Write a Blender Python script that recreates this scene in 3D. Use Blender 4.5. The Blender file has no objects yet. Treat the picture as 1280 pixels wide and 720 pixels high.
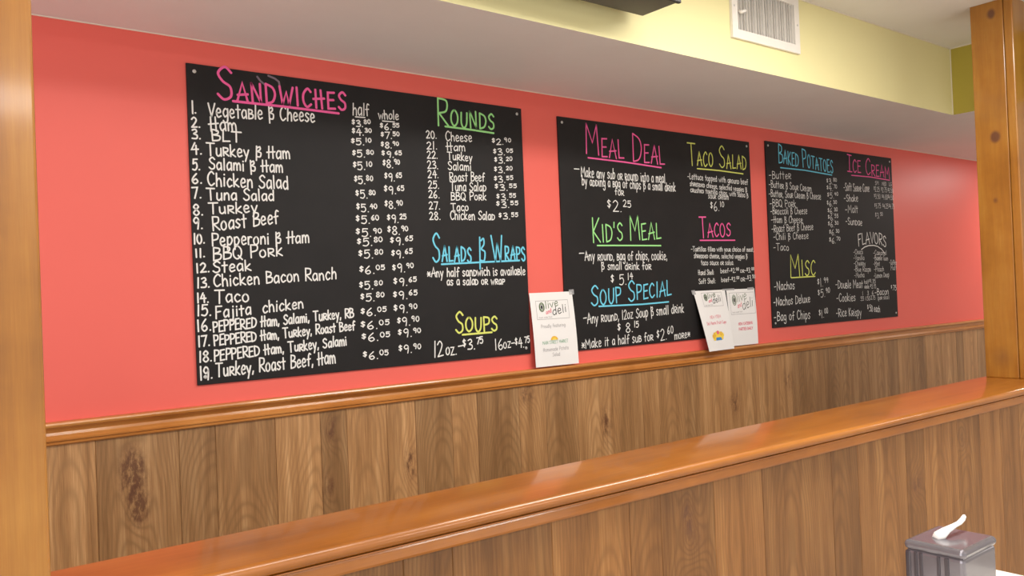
import bpy, bmesh, math, random
from mathutils import Vector, Matrix
import numpy as np

# ------------------------------------------------------------------ camera, world, lights
scene = bpy.context.scene
col = scene.collection
cam_data = bpy.data.cameras.new('camera')
cam = bpy.data.objects.new('camera', cam_data)
col.objects.link(cam)
cam_data.sensor_width = 36.0
cam_data.lens = 1046.44 / 1280 * 36.0
cam_data.clip_start = 0.02
R_ = Vector((0.78489, -0.61835, -0.03978)); U_ = Vector((0.02543, -0.03200, 0.99916)); F_ = Vector((0.61911, 0.78525, 0.00939))
cam.matrix_world = Matrix(((R_.x, U_.x, -F_.x, 0.0), (R_.y, U_.y, -F_.y, -2.42356), (R_.z, U_.z, -F_.z, 1.42), (0, 0, 0, 1)))
scene.camera = cam
vs = scene.view_settings
scene.display_settings.display_device = 'sRGB'
vs.view_transform = 'Standard'; vs.look = 'None'; vs.gamma = 1.0; vs.use_curve_mapping = False
vs.exposure = -0.12
world = bpy.data.worlds.new('world'); scene.world = world; world.use_nodes = True
bg = world.node_tree.nodes['Background']
bg.inputs[0].default_value = (1.0, 0.98, 0.96, 1); bg.inputs[1].default_value = 1.05

def area(name, loc, sx, sy, power, color=(1.0, 0.96, 0.90), rot=(0, 0, 0)):
    d = bpy.data.lights.new(name, 'AREA'); d.shape = 'RECTANGLE'; d.size = sx; d.size_y = sy
    d.energy = power; d.color = color
    o = bpy.data.objects.new(name, d); o.location = loc; o.rotation_euler = rot; col.objects.link(o)
    return o
area('ceiling_panel_light', (2.3, -1.5, 2.495), 1.2, 0.3, 37)
area('ceiling_panel_light', (0.75, -1.75, 2.495), 1.2, 0.3, 18)
area('ceiling_panel_light', (3.1, -4.4, 2.495), 1.2, 0.6, 62)
area('ceiling_panel_light', (0.9, -4.6, 2.495), 1.2, 0.6, 55)
area('ceiling_panel_light', (-1.2, -4.6, 2.495), 1.2, 0.6, 50)
area('recessed_light', (6.3, -0.6, 2.184), 0.3, 0.3, 14)
area('recessed_light', (5.4, -2.6, 2.184), 0.4, 0.4, 14)
area('left_fill_light', (-2.15, -1.7, 1.45), 1.6, 1.5, 34, (1.0, 0.98, 0.96), (0, -math.pi / 2, 0))  # unseen fill lamp added to brighten the faces turned left, not a window

# ------------------------------------------------------------------ helpers
def link_mesh(name, bm, mat, parent=None, smooth=False, bevel=0, seg=2):
    bmesh.ops.recalc_face_normals(bm, faces=bm.faces[:])
    me = bpy.data.meshes.new(name); bm.to_mesh(me); bm.free()
    for m in (mat if isinstance(mat, (list, tuple)) else [mat]): me.materials.append(m)
    if smooth:
        for p in me.polygons: p.use_smooth = True
    o = bpy.data.objects.new(name, me); col.objects.link(o)
    if parent is not None: o.parent = parent
    if bevel:
        md = o.modifiers.new('bevel', 'BEVEL'); md.width = bevel; md.segments = seg; md.limit_method = 'ANGLE'
    return o
def place(o, loc):
    """move the object's origin to loc while its mesh stays where it is"""
    loc = Vector(loc); o.data.transform(Matrix.Translation(-loc)); o.location = loc
def empty(name, loc):
    o = bpy.data.objects.new(name, None); o.location = loc; o.empty_display_size = 0.1; col.objects.link(o); return o
def tag(o, label=None, cat=None, group=None, kind=None):
    if label: o['label'] = label
    if cat: o['category'] = cat
    if group: o['group'] = group
    if kind: o['kind'] = kind
    return o
def box(bm, x0, x1, y0, y1, z0, z1):
    v = [bm.verts.new((x, y, z)) for x in (x0, x1) for y in (y0, y1) for z in (z0, z1)]
    for f in ((0, 1, 3, 2), (4, 6, 7, 5), (0, 4, 5, 1), (2, 3, 7, 6), (0, 2, 6, 4), (1, 5, 7, 3)):
        bm.faces.new([v[i] for i in f])
def boxes(*bs):
    bm = bmesh.new()
    for b in bs: box(bm, *b)
    return bm
def extrude_profile(pts, stations):
    """pts: closed (y, z) outline; stations: list of (x, dy) where the outline is repeated, shifted by dy"""
    bm = bmesh.new(); rows = []
    for x, dyf in stations:
        rows.append([bm.verts.new((x, dyf(y) if callable(dyf) else y + dyf, z)) for y, z in pts])
    n = len(pts)
    for a, b in zip(rows, rows[1:]):
        for i in range(n): bm.faces.new((a[i], a[(i + 1) % n], b[(i + 1) % n], b[i]))
    bm.faces.new(rows[0]); bm.faces.new(rows[-1][::-1])
    return bm
def tube(bm, pts, radii, n=10, flat=1.0):
    rings = []
    for i, p in enumerate(pts):
        p = Vector(p); a = Vector(pts[max(i - 1, 0)]); b = Vector(pts[min(i + 1, len(pts) - 1)])
        d = (b - a).normalized(); s = d.cross(Vector((0, 0, 1)))
        if s.length < 1e-3: s = Vector((1, 0, 0))
        s.normalize(); u = s.cross(d).normalized(); r = radii[i]
        rings.append([bm.verts.new(p + s * r * math.cos(2 * math.pi * k / n) + u * r * flat * math.sin(2 * math.pi * k / n)) for k in range(n)])
    for a, b in zip(rings, rings[1:]):
        for k in range(n): bm.faces.new((a[k], a[(k + 1) % n], b[(k + 1) % n], b[k]))
    bm.faces.new(rings[0]); bm.faces.new(rings[-1][::-1])
def sharpen(o, deg=35):
    md = o.modifiers.new('edge_split', 'EDGE_SPLIT'); md.split_angle = math.radians(deg); return o
def disc_cyl(bm, c, axis, r, h, n=14):
    c = Vector(c); axis = Vector(axis).normalized()
    tube(bm, [c, c + axis * h * 0.6, c + axis * h], [r, r, r * 0.7], n)

# ------------------------------------------------------------------ materials
class NT:
    def __init__(self, name):
        self.m = bpy.data.materials.new(name); self.m.use_nodes = True
        self.t = self.m.node_tree; self.b = self.t.nodes['Principled BSDF']
    def n(self, kind, **kw):
        o = self.t.nodes.new(kind)
        for k, v in kw.items(): setattr(o, k, v)
        return o
    def set(self, sock, v):
        if hasattr(v, 'is_output') or isinstance(v, bpy.types.NodeSocket): self.t.links.new(v, sock)
        else: sock.default_value = v
    def math(self, op, a, b=0.0, c=None):
        o = self.n('ShaderNodeMath', operation=op)
        self.set(o.inputs[0], a); self.set(o.inputs[1], b)
        if c is not None: self.set(o.inputs[2], c)
        return o.outputs[0]
    def comb(self, x, y, z):
        o = self.n('ShaderNodeCombineXYZ')
        for i, v in enumerate((x, y, z)): self.set(o.inputs[i], v)
        return o.outputs[0]
    def noise(self, vec, scale, detail=3, rough=0.55):
        o = self.n('ShaderNodeTexNoise'); self.set(o.inputs['Vector'], vec)
        o.inputs['Scale'].default_value = scale; o.inputs['Detail'].default_value = detail; o.inputs['Roughness'].default_value = rough
        return o.outputs[0]
    def ramp(self, f, stops):
        o = self.n('ShaderNodeValToRGB'); self.set(o.inputs[0], f)
        e = o.color_ramp.elements
        while len(e) < len(stops): e.new(0.5)
        for i, (p, c) in enumerate(stops):
            e[i].position = p; e[i].color = (*c, 1) if len(c) == 3 else c
        return o.outputs[0]
    def mix(self, f, a, b, mode='MIX'):
        o = self.n('ShaderNodeMix', data_type='RGBA', blend_type=mode)
        self.set(o.inputs[0], f); self.set(o.inputs[6], a if not isinstance(a, tuple) else (*a, 1)[:4]); self.set(o.inputs[7], b if not isinstance(b, tuple) else (*b, 1)[:4])
        return o.outputs[2]
    def bump(self, h, strength, dist=0.002):
        o = self.n('ShaderNodeBump'); o.inputs['Strength'].default_value = strength; o.inputs['Distance'].default_value = dist
        self.set(o.inputs['Height'], h); self.set(self.b.inputs['Normal'], o.outputs[0])
    def fin(self, color, rough, spec=0.5, metal=0.0, coat=0.0, coat_rough=0.1):
        self.set(self.b.inputs['Base Color'], (*color, 1) if isinstance(color, tuple) and len(color) == 3 else color)
        self.set(self.b.inputs['Roughness'], rough); self.b.inputs['Specular IOR Level'].default_value = spec
        self.b.inputs['Metallic'].default_value = metal
        self.b.inputs['Coat Weight'].default_value = coat; self.b.inputs['Coat Roughness'].default_value = coat_rough
        return self.m
def srgb(r, g, b):
    f = lambda c: (c / 255 / 12.92) if c / 255 <= 0.04045 else ((c / 255 + 0.055) / 1.055) ** 2.4
    return (f(r), f(g), f(b))

def paint(name, color, rough=0.55, vary=0.05, scale=6, bump=0.08, bscale=220, spec=0.4):
    t = NT(name); tc = t.n('ShaderNodeTexCoord').outputs['Object']
    f = t.noise(tc, scale, 4)
    c = t.mix(f, tuple(x * (1 - vary) for x in color), tuple(min(1, x * (1 + vary)) for x in color))
    if bump: t.bump(t.noise(tc, bscale, 2), bump, 0.001)
    return t.fin(c, rough, spec)
def plain(name, color, rough=0.5, spec=0.5, metal=0.0, vary=0.04, scale=40, coat=0.0):
    t = NT(name); tc = t.n('ShaderNodeTexCoord').outputs['Object']
    c = t.mix(t.noise(tc, scale, 3), tuple(x * (1 - vary) for x in color), tuple(min(1, x * (1 + vary)) for x in color))
    return t.fin(c, rough, spec, metal, coat)

def panelling(name, dark, mid, light, knots, rough=0.42):
    """plank sheet: UV.x = distance from the plank's heart + a plank offset, UV.y = height, attribute plank = random tone"""
    t = NT(name)
    uv = t.n('ShaderNodeUVMap').outputs[0]; s = t.n('ShaderNodeSeparateXYZ'); t.set(s.inputs[0], uv); u, v = s.outputs[0], s.outputs[1]
    at = t.n('ShaderNodeAttribute', attribute_name='plank'); rnd = at.outputs['Fac']
    r10 = t.math('MULTIPLY', rnd, 37.0)
    warp = t.math('SUBTRACT', t.noise(t.comb(t.math('MULTIPLY', u, 9.0), t.math('MULTIPLY', v, 2.2), r10), 1.0, 3), 0.5)
    zz = t.math('SUBTRACT', v, t.math('MULTIPLY', rnd, 7.0))
    slope = t.math('MULTIPLY_ADD', t.math('FRACT', t.math('MULTIPLY', rnd, 7.3)), 0.20, 0.02)
    dep = t.math('ADD', t.math('MULTIPLY_ADD', zz, slope, 0.02), t.math('MULTIPLY', t.noise(t.comb(r10, t.math('MULTIPLY', v, 1.6), 3.0), 1.0, 2), 0.16))
    uu = t.math('ADD', u, t.math('MULTIPLY', warp, 0.022))
    uu = t.math('MULTIPLY', uu, 2.0)
    rad = t.math('SQRT', t.math('ADD', t.math('MULTIPLY', uu, uu), t.math('MULTIPLY', dep, dep)))
    tco = t.n('ShaderNodeTexCoord').outputs['Object']; qo = t.n('ShaderNodeSeparateXYZ'); t.set(qo.inputs[0], tco)
    swirl = 0.0
    for kx, kz, rx, rz, amt in knots:
        dx = t.math('DIVIDE', t.math('SUBTRACT', qo.outputs[0], kx), rx * 1.5); dz = t.math('DIVIDE', t.math('SUBTRACT', qo.outputs[2], kz), rz * 1.8)
        g = t.math('POWER', 2.718, t.math('MULTIPLY', t.math('ADD', t.math('MULTIPLY', dx, dx), t.math('MULTIPLY', dz, dz)), -1.0))
        swirl = t.math('MULTIPLY_ADD', g, 24.0, swirl)
    ph = t.math('ADD', t.math('MULTIPLY', rad, 2 * math.pi / 0.0130), t.math('MULTIPLY_ADD', rnd, 90.0, swirl))
    fine0 = t.noise(t.comb(t.math('MULTIPLY', u, 120.0), t.math('MULTIPLY', v, 14.0), r10), 1.0, 3)
    ring = t.math('MULTIPLY_ADD', t.math('SINE', t.math('ADD', ph, t.math('MULTIPLY', t.math('ADD', warp, t.math('MULTIPLY', fine0, 0.35)), 4.0))), 0.5, 0.5)
    ring = t.math('POWER', ring, 2.2)
    fine = t.noise(t.comb(t.math('MULTIPLY', u, 420.0), t.math('MULTIPLY', v, 9.0), r10), 1.0, 3, 0.7)
    broad = t.noise(t.comb(t.math('MULTIPLY', u, 26.0), t.math('MULTIPLY', v, 1.6), r10), 1.0, 3)
    f = t.math('ADD', t.math('MULTIPLY', broad, 0.8), t.math('MULTIPLY', t.math('SUBTRACT', fine, 0.5), 0.55))
    c = t.ramp(f, [(0.2, dark), (0.42, mid), (0.62, light)])
    c = t.mix(t.math('MULTIPLY', t.math('MULTIPLY', ring, 0.55), t.math('MULTIPLY_ADD', fine, 1.0, 0.25)), c, tuple(x * 0.55 for x in mid))
    tone = t.math('MULTIPLY_ADD', rnd, 0.42, 0.76)
    c = t.mix(1.0, c, t.comb(tone, tone, t.math('MULTIPLY', tone, 0.98)), 'MULTIPLY')
    tc = t.n('ShaderNodeTexCoord').outputs['Object']; q = t.n('ShaderNodeSeparateXYZ'); t.set(q.inputs[0], tc)
    wob = t.math('SUBTRACT', t.noise(t.comb(t.math('MULTIPLY', q.outputs[0], 60.0), 0.0, t.math('MULTIPLY', q.outputs[2], 26.0)), 1.0, 5, 0.7), 0.5)
    for kx, kz, rx, rz, amt in knots:
        dx = t.math('DIVIDE', t.math('SUBTRACT', q.outputs[0], kx), rx); dz = t.math('DIVIDE', t.math('SUBTRACT', q.outputs[2], kz), rz)
        d2 = t.math('ADD', t.math('MULTIPLY', dx, dx), t.math('MULTIPLY', dz, dz))
        g = t.math('POWER', 2.718, t.math('MULTIPLY', d2, -0.9))
        k = t.math('MULTIPLY', t.math('MULTIPLY', g, t.math('MULTIPLY_ADD', wob, 7.0, 0.7)), amt)
        k = t.math('MINIMUM', t.math('MAXIMUM', k, 0.0), 0.85)
        c = t.mix(k, c, (0.115, 0.045, 0.022))
    t.bump(t.math('ADD', fine, t.math('MULTIPLY', ring, -0.4)), 0.12, 0.0008)
    return t.fin(c, rough, 0.45)

def stained(name, dark, mid, light, axis, rough=0.3, coat=0.35, knots=(), ring=0.28, scale=1.0):
    """solid stained pine; axis 0/2 = direction of the grain"""
    t = NT(name); tc = t.n('ShaderNodeTexCoord').outputs['Object']; s = t.n('ShaderNodeSeparateXYZ'); t.set(s.inputs[0], tc)
    X, Y, Z = s.outputs
    L, A, B = (X, Y, Z) if axis == 0 else (Z, X, Y)
    w = t.math('SUBTRACT', t.noise(t.comb(t.math('MULTIPLY', L, 1.7), t.math('MULTIPLY', A, 9.0), t.math('MULTIPLY', B, 9.0)), scale, 3), 0.5)
    broad = t.noise(t.comb(t.math('MULTIPLY', L, 1.1), t.math('MULTIPLY', A, 16.0), t.math('MULTIPLY', B, 16.0)), scale, 4)
    fine = t.noise(t.comb(t.math('MULTIPLY', L, 10.0), t.math('MULTIPLY', A, 330.0), t.math('MULTIPLY', B, 330.0)), scale, 3, 0.7)
    blot = t.noise(tc, 5.5, 4, 0.6)
    rg = t.math('MULTIPLY_ADD', t.math('SINE', t.math('ADD', t.math('MULTIPLY', t.math('ADD', A, B), 300.0), t.math('MULTIPLY', w, 26.0))), 0.5, 0.5)
    f = t.math('ADD', t.math('MULTIPLY', broad, 0.55), t.math('ADD', t.math('MULTIPLY', blot, 0.4), t.math('MULTIPLY', t.math('SUBTRACT', fine, 0.5), 0.22)))
    c = t.ramp(f, [(0.25, dark), (0.47, mid), (0.68, light)])
    c = t.mix(t.math('MULTIPLY', rg, ring), c, tuple(x * 0.6 for x in mid))
    for kx, ky, kz, r, amt in knots:
        ds = [t.math('SUBTRACT', a, k) for a, k in zip((X, Y, Z), (kx, ky, kz))]
        d = t.math('SQRT', t.math('ADD', t.math('MULTIPLY', ds[0], ds[0]), t.math('ADD', t.math('MULTIPLY', ds[1], ds[1]), t.math('MULTIPLY', t.math('MULTIPLY', ds[2], ds[2]), 0.6))))
        d = t.math('ADD', t.math('DIVIDE', d, r), t.math('MULTIPLY', w, 0.9))
        k = t.math('MULTIPLY', t.math('MAXIMUM', t.math('SUBTRACT', 1.0, d), 0.0), amt)
        c = t.mix(t.math('MINIMUM', k, 0.85), c, (0.09, 0.028, 0.018))
    t.bump(fine, 0.02, 0.0004)
    return t.fin(c, t.math('MULTIPLY_ADD', blot, 0.12, rough - 0.05), 0.5, 0, coat, 0.10)

M = {}
M['red'] = paint('red_wall_paint', (0.80, 0.138, 0.108), 0.42, 0.03, 3, 0.10, 260, 0.35)
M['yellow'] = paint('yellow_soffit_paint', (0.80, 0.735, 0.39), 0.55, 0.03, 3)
M['olive'] = paint('olive_soffit_return', (0.46, 0.38, 0.055), 0.55, 0.03, 3)  # return face coloured darker and more olive than the yellow front
M['ceiling'] = paint('ceiling_white_paint', (0.80, 0.785, 0.765), 0.7, 0.05, 4, 0.15, 60)
M['cream'] = paint('cream_wall_paint', (0.8, 0.77, 0.7), 0.6, 0.04, 3)
M['bead'] = paint('paint_bead', (0.78, 0.72, 0.6), 0.6, 0.05, 8)
M['floor'] = paint('floor_tile', (0.58, 0.53, 0.47), 0.4, 0.1, 5)
M['chalkboard'] = plain('chalkboard_black', (0.0145, 0.013, 0.013), 0.55, 0.22, 0, 0.25, 9)
M['screw'] = plain('screw_metal', (0.6, 0.6, 0.58), 0.35, 0.5, 0.7)
M['white'] = plain('white_chalk_marker', (0.78, 0.77, 0.74), 0.8, 0.2, 0, 0.16, 260)
M['smudge'] = plain('wiped_chalk', (0.22, 0.16, 0.20), 0.8, 0.2, 0, 0.2, 90)
M['pink'] = plain('pink_chalk_marker', (0.86, 0.13, 0.36), 0.8, 0.2, 0, 0.10, 260)
M['green'] = plain('green_chalk_marker', (0.34, 0.74, 0.27), 0.8, 0.2, 0, 0.10, 260)
M['cyan'] = plain('blue_chalk_marker', (0.17, 0.60, 0.78), 0.8, 0.2, 0, 0.10, 260)
M['yellowpen'] = plain('yellow_chalk_marker', (0.68, 0.72, 0.17), 0.8, 0.2, 0, 0.10, 260)
M['wainscot'] = panelling('oak_panelling_back', srgb(132, 94, 58), srgb(168, 125, 82), srgb(196, 154, 108),
    [(0.580, 0.985, 0.026, 0.055, 1.5), (0.592, 0.90, 0.022, 0.05, 1.3), (1.165, 1.02, 0.018, 0.04, 0.7), (1.15, 0.85, 0.02, 0.04, 0.6), (1.447, 0.875, 0.02, 0.045, 0.8), (1.955, 1.055, 0.03, 0.03, 0.8), (2.36, 0.9, 0.025, 0.06, 0.75), (3.19, 0.885, 0.03, 0.05, 0.7), (3.62, 0.95, 0.04, 0.05, 0.5)])
M['halfpanel'] = panelling('oak_panelling_divider', srgb(108, 70, 34), srgb(140, 95, 52), srgb(162, 118, 70),
    [(1.498, 0.892, 0.014, 0.035, 0.9), (1.515, 0.84, 0.03, 0.03, 0.4), (2.53, 0.80, 0.03, 0.03, 0.8), (2.83, 0.9, 0.02, 0.03, 0.45)])
M['ledge'] = stained('varnished_orange_pine', srgb(130, 74, 18), srgb(158, 94, 27), srgb(176, 112, 40), 0, 0.34, 0.4, ring=0.10)
M['rail'] = stained('varnished_oak_rail', srgb(146, 86, 34), srgb(186, 120, 58), srgb(210, 148, 82), 0, 0.32, 0.3, ring=0.2)
M['post'] = stained('varnished_pine_post', srgb(124, 75, 18), srgb(156, 101, 30), srgb(176, 124, 48), 2, 0.3, 0.4,
    knots=[(3.55, -1.035, 2.455, 0.021, 1.8), (3.55, -1.03, 1.97, 0.022, 1.8), (3.55, -1.02, 1.72, 0.012, 0.8), (0.15, -1.12, 1.03, 0.02, 0.7), (3.55, -1.02, 1.1, 0.045, 0.45)], ring=0.12)
M['black'] = plain('black_plastic', (0.025, 0.023, 0.022), 0.4, 0.5)
M['darkgrey'] = plain('dark_grey_plastic', (0.09, 0.085, 0.072), 0.5, 0.4)
M['ventwhite'] = plain('white_enamel', (0.80, 0.76, 0.70), 0.4, 0.5)
M['duct'] = plain('duct_dark', (0.30, 0.29, 0.27), 0.8, 0.2)
M['paper'] = plain('white_paper', (0.82, 0.80, 0.78), 0.7, 0.3, 0, 0.02, 12)
M['ink'] = plain('black_ink', (0.03, 0.03, 0.03), 0.7, 0.3)
M['greyink'] = plain('grey_ink', (0.36, 0.34, 0.34), 0.7, 0.3)
M['oliveink'] = plain('olive_green_ink', (0.12, 0.17, 0.09), 0.7, 0.3)
M['redink'] = plain('red_ink', (0.74, 0.13, 0.19), 0.7, 0.3)
M['greenink'] = plain('green_ink', (0.22, 0.42, 0.28), 0.7, 0.3)
M['orangeink'] = plain('orange_ink', (0.78, 0.46, 0.06), 0.7, 0.3)
M['yellowink'] = plain('yellow_ink', (0.86, 0.62, 0.08), 0.7, 0.3)
M['blueink'] = plain('blue_ink', (0.06, 0.24, 0.55), 0.7, 0.3)
M['smoke'] = plain('smoky_grey_plastic', (0.17, 0.155, 0.175), 0.2, 0.6, 0.35, 0.08, 14, 0.3)
M['smokedark'] = plain('dark_smoky_plastic', (0.07, 0.06, 0.07), 0.25, 0.6, 0.2)
M['whiteplastic'] = plain('white_plastic', (0.85, 0.84, 0.82), 0.35, 0.5)
M['laminate'] = plain('white_laminate', (0.82, 0.80, 0.74), 0.4, 0.5)
def tape_mat():
    t = NT('clear_tape'); t.b.inputs['Alpha'].default_value = 0.35
    return t.fin((0.6, 0.6, 0.6), 0.35)
M['tape'] = tape_mat()

# ------------------------------------------------------------------ the setting
XL, XR, YF, ZS, ZC, YS, XS = -2.2, 8.2, -6.2, 2.19, 2.504, -0.634, 4.1
tag(link_mesh('floor', boxes((XL, XR, YF, 0.1, -0.06, 0.0)), M['floor']), kind='structure')
w = tag(link_mesh('wall_back', boxes((XL, XR, 0.0, 0.1, 0.0, 2.6)), M['red']), 'salmon red painted wall behind the chalkboards', kind='structure')
# upper ceiling, and the boxed-in lower ceiling (an L: along the wall and across the right end)
tag(link_mesh('ceiling', boxes((XL, XS, YF, YS, ZC, ZC + 0.06)), M['ceiling']), kind='structure')
bm = bmesh.new()
def quad(bm, pts, mi=0):
    f = bm.faces.new([bm.verts.new(p) for p in pts]); f.material_index = mi
quad(bm, [(XL, 0, ZS), (XR, 0, ZS), (XR, YS, ZS), (XL, YS, ZS)], 0)
quad(bm, [(XS, YS, ZS), (XR, YS, ZS), (XR, YF, ZS), (XS, YF, ZS)], 0)
quad(bm, [(XL, YS, ZS), (XS, YS, ZS), (XS, YS, ZC), (XL, YS, ZC)], 1)
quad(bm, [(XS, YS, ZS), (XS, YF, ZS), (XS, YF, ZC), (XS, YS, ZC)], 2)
quad(bm, [(XL, 0, ZC + .05), (XR, 0, ZC + .05), (XR, YS, ZC + .05), (XL, YS, ZC + .05)], 0)
quad(bm, [(XS, YS, ZC + .05), (XR, YS, ZC + .05), (XR, YF, ZC + .05), (XS, YF, ZC + .05)], 0)
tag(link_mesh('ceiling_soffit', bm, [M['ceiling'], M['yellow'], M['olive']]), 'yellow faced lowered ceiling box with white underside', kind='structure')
# thin uneven caulk/paint lines where the planes meet
tag(link_mesh('trim_1', boxes((XL, XR, -0.004, 0.0, ZS - 0.0022, ZS)), M['bead']), 'thin pale paint line where red wall meets ceiling', kind='structure')
tag(link_mesh('trim_2', boxes((XL, XS, YS - 0.004, YS, ZC - 0.004, ZC), (XS - 0.004, XS, YS - 0.6, YS, ZC - 0.004, ZC), (XS - 0.003, XS, YS - 0.003, YS, ZS, ZC)), M['bead']), 'thin pale paint line along top of yellow soffit', kind='structure')
tag(link_mesh('wall_right', boxes((XR, XR + .1, YF, 0.1, 0, 2.6)), M['cream']), kind='structure')

def plank_sheet(edges, yf, z0, z1, thick, groove=0.0035, seed=1):
    """one sheet: planks with V grooves between them; yf(x) = y of its face"""
    rng = random.Random(seed); bm = bmesh.new()
    uvl = bm.loops.layers.uv.new('UVMap'); at = bm.faces.layers.float.new('plank')
    g = groove / 2
    def strip(x0, y0, x1, y1, xc, r):
        vs_ = [bm.verts.new(p) for p in ((x0, y0, z0), (x1, y1, z0), (x1, y1, z1), (x0, y0, z1))]
        f = bm.faces.new(vs_); f[at] = r
        for l in f.loops: l[uvl].uv = (l.vert.co.x - xc, l.vert.co.z + r * 7.0)
    for a, b in zip(edges, edges[1:]):
        r = rng.random(); xc = a + (b - a) * rng.uniform(-0.25, 1.25)
        if b - a > 0.15: xc = a + (b - a) * rng.uniform(0.3, 0.7)
        strip(a, yf(a) + 0.0025, a + g, yf(a + g), xc, r)
        strip(a + g, yf(a + g), b - g, yf(b - g), xc, r)
        strip(b - g, yf(b - g), b, yf(b) + 0.0025, xc, r)
    a, b = edges[0], edges[-1]
    for (p, q) in (((a, yf(a) + 0.0025), (a, yf(a) + thick)), ((b, yf(b) + thick), (b, yf(b) + 0.0025))):
        f = bm.faces.new([bm.verts.new(c) for c in ((*p, z0), (*q, z0), (*q, z1), (*p, z1))]); f[at] = 0.5
    for z in (z0, z1):
        f = bm.faces.new([bm.verts.new(c) for c in ((a, yf(a), z), (b, yf(b), z), (b, yf(b) + thick, z), (a, yf(a) + thick, z))]); f[at] = 0.5
    bmesh.ops.remove_doubles(bm, verts=bm.verts[:], dist=1e-5)
    return bm
def fill(edges, lo, hi, seed):
    rng = random.Random(seed); e = list(edges)
    while e[0] > lo: e.insert(0, e[0] - rng.choice((0.1, 0.15, 0.21, 0.24)))
    while e[-1] < hi: e.append(e[-1] + rng.choice((0.1, 0.13, 0.2, 0.24)))
    return e
we = fill([0.492, 0.704, 0.806, 0.983, 1.129, 1.219, 1.363, 1.472, 1.619, 1.728, 1.917, 2.047, 2.208, 2.435, 2.577, 2.678, 2.841, 2.94, 3.227, 3.381, 3.543, 3.651], XL + .05, XR - .3, 4)
tag(link_mesh('trim_3', plank_sheet(we, lambda x: -0.006, 0.0, 1.087, 0.006, seed=11), M['wainscot']), 'grey-brown oak plank wainscot along the back wall', kind='structure')
rail = [(0.0, 1.1445), (-0.018, 1.1445), (-0.0250, 1.142), (-0.0270, 1.1375), (-0.0250, 1.132), (-0.0165, 1.1285), (-0.0105, 1.1235), (-0.0085, 1.1165),
        (-0.0100, 1.1095), (-0.0155, 1.1035), (-0.0200, 1.0995), (-0.0195, 1.0960), (-0.0140, 1.0940), (-0.0138, 1.0925), (-0.0160, 1.0905), (-0.0155, 1.0870), (-0.0120, 1.0850), (-0.0100, 1.0835), (0.0, 1.0835)]
tag(link_mesh('trim_4', extrude_profile(rail, [(XL, 0), (2, 0), (XR, 0)]), M['rail'], smooth=False), 'moulded oak chair rail on the back wall', kind='structure')

# ------------------------------------------------------------------ panelled half wall with its ledge, and the two posts on it
ZL = 1.02
SK = -0.022
fy = lambda x, base: base + SK * (x - 0.5)                    # the divider's front runs very slightly askew
div = empty('half_wall', (1.8, -1.04, 0)); tag(div, 'panelled half wall topped with a glossy orange-brown ledge, running before the chalkboard wall', 'half wall')
def child(o, par):
    o.parent = par; o.matrix_parent_inverse = Matrix.Translation(-par.location); return o
he = fill([0.753, 0.856, 1.093, 1.311, 1.409, 1.591, 1.777, 2.08, 2.21, 2.471, 2.58, 2.792, 2.954, 3.103, 3.254, 3.394], -0.9, 5.2, 9)
child(link_mesh('front_panelling', plank_sheet(he, lambda x: fy(x, -1.122), 0.0, 0.982, 0.012, seed=5), M['halfpanel']), div)
bm = boxes((he[0], he[-1], -1.10, -0.958, 0.0, 0.985))
child(link_mesh('core', bm, M['halfpanel']), div)
cap = [(-0.94, 0.995), (-0.94, 1.016), (-0.944, 1.02)]
for k in range(9):
    a = math.pi / 2 - math.pi * k / 8
    cap.append((-1.137 - 0.0125 * math.cos(a), 1.0075 + 0.0125 * math.sin(a)))
st = [(x, (lambda x: lambda y: fy(x, y) if y < -1.1 else y)(x)) for x in (he[0] - .02, 0.5, 2.0, he[-1] + .02)]
child(link_mesh('ledge', extrude_profile(cap, st), M['ledge'], smooth=True, bevel=0), div); sharpen(div.children[-1])
tr = [(-1.12, 0.968), (-1.12, 0.9955), (-1.1455, 0.9955), (-1.1460, 0.9935), (-1.1425, 0.9915), (-1.1435, 0.989), (-1.1435, 0.973), (-1.1425, 0.969), (-1.139, 0.968)]
st2 = [(x, (lambda x: lambda y: fy(x, y))(x)) for x in (he[0], 0.5, 2.0, he[-1])]
child(link_mesh('ledge_trim', extrude_profile(tr, st2), M['ledge']), div)

def post(label, x0, x1, y0, y1, group='posts standing on the half wall ledge'):
    p = empty('wooden_post', ((x0 + x1) / 2, (y0 + y1) / 2, ZL)); tag(p, label, 'post')
    child(link_mesh('core_board', boxes((x0, x1 - 0.0, y0 + 0.0345, y1, ZL, ZC)), M['post'], bevel=0.003), p)
    child(link_mesh('front_board', boxes((x0 - 0.001, x1 + 0.001, y0, y0 + 0.033, ZL, ZC)), M['post'], bevel=0.004), p)
    return p
post('honey pine post at the left end of the half wall ledge', 0.062, 0.204, -1.118, -0.956)
post('honey pine post at the right end of ledge, with dark knots near its top', 3.551, 3.69, -1.112, -0.956)

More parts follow.
